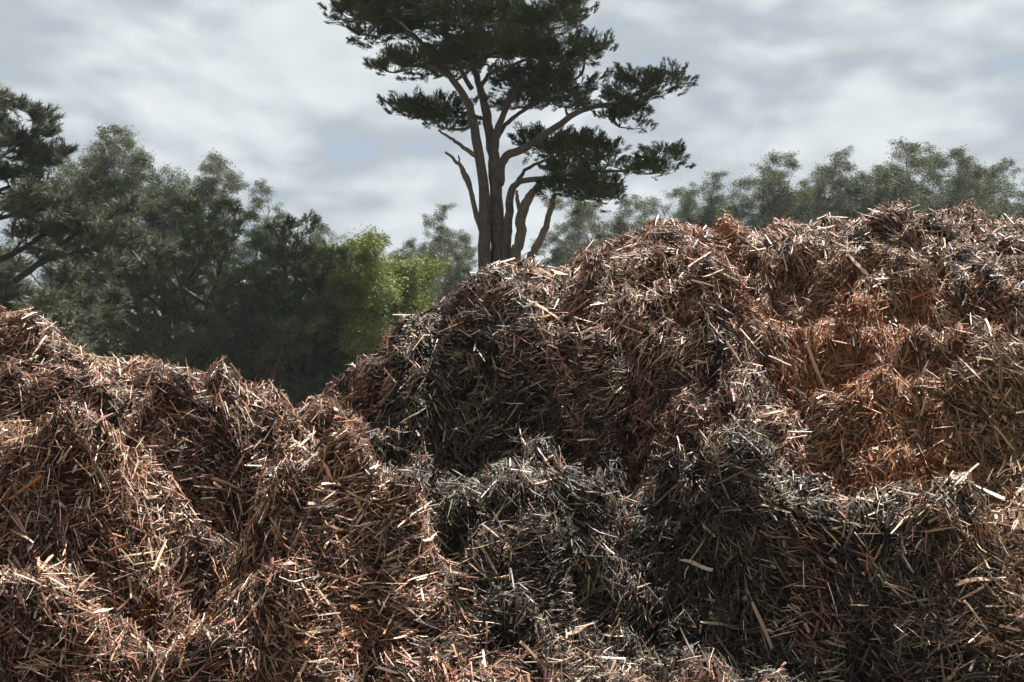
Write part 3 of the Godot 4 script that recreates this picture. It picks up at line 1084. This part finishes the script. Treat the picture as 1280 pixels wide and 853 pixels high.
func make_grove() -> void:
	# the dark cypresses on the left
	var s := dark_cypress_kind()
	var spots := [
		[200.0, 41.0, 9.2, 1.0, 501, "dark cypress with thick trunk next to the grey green pine"],
		[298.0, 43.0, 8.8, 0.95, 502, "dark cypress with spreading limbs in the middle of the left grove"],
		[362.0, 45.0, 8.4, 0.8, 503, "dark cypress at the edge of the grove beside the yellow green tree"],
	]
	for a in spots:
		s.height = a[2]
		s.radius = 0.42 * a[3]
		make_tree("cypress_tree", Vector3(px(a[0], a[1]), 0, -a[1]), s, a[4], a[5], "tree", "dark cypresses of the grove")
	# the pine at the picture's edge
	var p := {
		"levels": 3, "leafy": 2, "height": 11.3, "radius": 0.26, "bark": mats.dark_bark, "leaf": mats.tuft, "leaf_material": mats.pine_leaf,
		"wander": [0.06, 0.14, 0.2, 0.2], "rise": [0.02, -0.02, 0.03, 0.06], "thin": [0.75, 0.8, 0.8, 0.7], "many": [36, 7, 4], "start": [0.15, 0.3, 0.3],
		"angle": [68.0, 45.0, 42.0], "ratio": [0.56, 0.34, 0.4], "flat": 0.4, "profile": func(f): return 1.0 - 0.66 * f,
		"many_leaves": 3, "spread": 0.13, "size": 1.2, "dark": Color(0.034, 0.042, 0.031), "light": Color(0.11, 0.12, 0.088), "out_up": 0.3, "splay": 0.02,
	}
	make_tree("pine_tree", Vector3(px(-8, 29.0), 0, -29.0), p, 611, "grey green pine with long bare limbs at the left edge", "tree", "")
	# the yellow green tree at the end of the grove
	var y := gum_kind()
	y.height = 8.7
	y.radius = 0.2
	y.stems = 3
	y.splay = 0.26
	y.start = [0.22, 0.3, 0.3]
	y.many = [13, 5, 4]
	y.ratio = [0.40, 0.42, 0.5]
	y.dark = Color(0.06, 0.075, 0.028)
	y.light = Color(0.165, 0.18, 0.06)
	y.many_leaves = 2
	y.spread = 0.25
	y.size = 1.1
	y.angle = [34.0, 38.0, 40.0]
	y.spread = 0.3
	make_tree("broadleaf_tree", Vector3(px(455, 47.0), 0, -47.0), y, 700, "bright yellow green tree at the end of the dark grove", "tree", "")
	# gum trees: three grown, the rest copies turned and scaled
	var grown := []
	for k in 4:
		var gk := gum_kind()
		gk.height = 20.0
		gk.many = [[15, 5, 3], [12, 5, 3], [17, 5, 3], [13, 5, 3]][k]
		gk.start = [[0.36, 0.3, 0.3], [0.42, 0.3, 0.3], [0.3, 0.3, 0.3], [0.45, 0.3, 0.3]][k]
		gk.splay = 0.085
		gk.many_leaves = 1
		gk.spread = 0.12
		gk.size = 0.95
		gk.ratio = [0.20, 0.55, 0.6]
		gk.angle = [30.0, 38.0, 42.0]
		gk.stems = [3, 4, 3, 4][k]
		grown.append(gk)
	var gums := [
		# where along the row, distance, height, kind, turn, label
		[962.0, 82.0, 23.4, 0, 0.3, "tall gum tree with rounded top, first right of the gap in the row"],
		[540.0, 74.0, 16.8, 1, 1.9, "gum tree just left of the lone cypress trunk"],
		[1112.0, 84.0, 24.4, 2, 2.6, "highest gum tree near the middle of the row above the big heap"],
		[1262.0, 78.0, 24.0, 3, 0.9, "gum tree with thin upright stems nearest the right edge"],
		[585.0, 80.0, 15.4, 0, 3.9, "gum tree partly behind the lone cypress trunk"],
		[518.0, 70.0, 14.8, 2, 0.8, "low gum tree between the yellow green tree and the lone cypress"],
		[700.0, 85.0, 18.4, 2, 5.0, "low gum tree right of the broken cypress stems"],
		[738.0, 86.0, 19.0, 0, 2.2, "low gum tree below the gap under the cypress's lower branches"],
		[775.0, 88.0, 20.0, 1, 0.4, "low gum tree under the cypress's lowest right branch"],
		[828.0, 80.0, 21.4, 3, 4.4, "sparse gum tree under the far right tip of the cypress"],
		[868.0, 81.0, 20.8, 1, 2.0, "gum tree between the cypress tip and the gap in the row"],
		[812.0, 92.0, 20.2, 1, 3.0, "gum tree in the back row below the end of the cypress's lower branch"],
		[925.0, 90.0, 21.2, 3, 0.2, "gum tree in the back row at the gap itself"],
		[905.0, 83.0, 21.2, 2, 1.0, "gum tree standing at the left side of the gap in the row"],
		[990.0, 86.0, 23.2, 1, 3.1, "slim gum tree second right of the gap in the row"],
		[1018.0, 84.0, 22.8, 3, 5.1, "gum tree third right of the gap in the row"],
		[1048.0, 87.0, 23.5, 0, 4.9, "gum tree fourth right of the gap in the row"],
		[1080.0, 85.0, 23.6, 1, 0.7, "gum tree touching the highest one on its left"],
		[1146.0, 86.0, 23.8, 0, 5.7, "gum tree touching the highest one on its right"],
		[1176.0, 84.0, 23.4, 3, 3.6, "gum tree between the highest one and the feathery one"],
		[1205.0, 88.0, 24.8, 2, 1.5, "feathery gum tree third from the right edge"],
		[1232.0, 85.0, 23.0, 1, 4.6, "gum tree second from the right edge"],
		[118.0, 55.0, 17.8, 0, 1.2, "gum tree rising just right of the pine's top"],
		[155.0, 56.0, 18.4, 3, 2.2, "gum tree with airy top above the pine and grove"],
		[225.0, 58.0, 17.4, 1, 4.1, "airy gum tree showing above the first dark cypress"],
		[290.0, 60.0, 15.8, 0, 0.2, "airy gum tree showing above the middle dark cypress"],
		[385.0, 62.0, 13.6, 2, 2.9, "gum tree top showing between dark cypress and yellow green tree"],
		[70.0, 54.0, 17.0, 2, 5.5, "gum tree behind the pine at the left"],
		[495.0, 66.0, 12.2, 3, 3.4, "small gum tree right behind the yellow green tree"],
		[1240.0, 98.0, 24.0, 0, 3.3, "gum tree behind the two nearest the right edge"],
		[1190.0, 99.0, 24.2, 1, 5.9, "gum tree in the back row left of the feathery one"],
		[1128.0, 98.0, 24.6, 3, 1.1, "gum tree in the back row behind the highest one"],
		[1064.0, 100.0, 24.4, 2, 4.0, "gum tree in the back row behind the fourth one right of the gap"],
		[1004.0, 97.0, 23.2, 0, 0.6, "gum tree in the back row behind the second one right of the gap"],
		[886.0, 96.0, 21.4, 2, 2.7, "gum tree in the back row just left of the gap"],
		[846.0, 97.0, 22.0, 0, 5.2, "gum tree in the back row under the cypress tip"],
		[1296.0, 86.0, 24.4, 0, 2.0, "gum tree cut by the right edge"],
	]
	var made := {}
	for a in gums:
		var where := Vector3(px(a[0], a[1]), 0, -a[1])
		var o: Node3D
		if made.has(a[3]):
			o = made[a[3]].duplicate()
			o.name = numbered("gum_tree")
			add_child(o)
			o.position = where
		else:
			o = make_tree("gum_tree", where, grown[a[3]], 800 + a[3], a[5], "tree", "gum trees in the background")
			made[a[3]] = o
		o.set_meta("label", a[5])
		o.rotation.y = a[4]
		var f: float = a[2] / 21.5
		o.scale = Vector3(f * 1.2, f, f * 1.2)
	# low growth between the trunks
	var b := gum_kind()
	b.height = 4.2
	b.radius = 0.09
	b.stems = 3
	b.splay = 0.3
	b.start = [0.1, 0.2, 0.2]
	b.many = [12, 5, 4]
	b.ratio = [0.42, 0.45, 0.5]
	b.bark = mats.dark_bark
	b.dark = Color(0.02, 0.03, 0.016)
	b.light = Color(0.055, 0.07, 0.032)
	b.many_leaves = 2
	b.size = 1.0
	b.angle = [34.0, 38.0, 40.0]
	var first: Node3D = null
	var bushes := [
		[235.0, 50.0, 1.1, "bush between the first two dark cypress trunks"], [150.0, 48.0, 1.2, "bush left of the first dark cypress trunk"],
		[330.0, 52.0, 1.2, "bush right of the middle dark cypress trunk"], [410.0, 54.0, 1.2, "bush in front of the yellow green tree's trunk"],
		[80.0, 47.0, 1.1, "bush behind the pine's lower limbs"], [20.0, 45.0, 1.2, "bush behind the pine's trunk at the left edge"],
		[470.0, 58.0, 1.3, "bush below the yellow green tree beside the large heap"], [270.0, 58.0, 1.6, "taller bush behind the middle dark cypress"],
		[365.0, 60.0, 1.6, "taller bush behind the last dark cypress"], [190.0, 57.0, 1.6, "taller bush behind the first dark cypress"],
	]
	for i in bushes.size():
		var a: Array = bushes[i]
		var label: String = a[3]
		var where := Vector3(px(a[0], a[1]), 0, -a[1])
		var o: Node3D
		if first == null:
			o = make_tree("bush", where, b, 900, "bush", "bush", "bushes under the grove")
			first = o
		else:
			o = first.duplicate()
			o.name = numbered("bush")
			add_child(o)
			o.position = where
		o.set_meta("label", label)
		o.rotation.y = i * 1.7
		o.scale = Vector3.ONE * float(a[2])
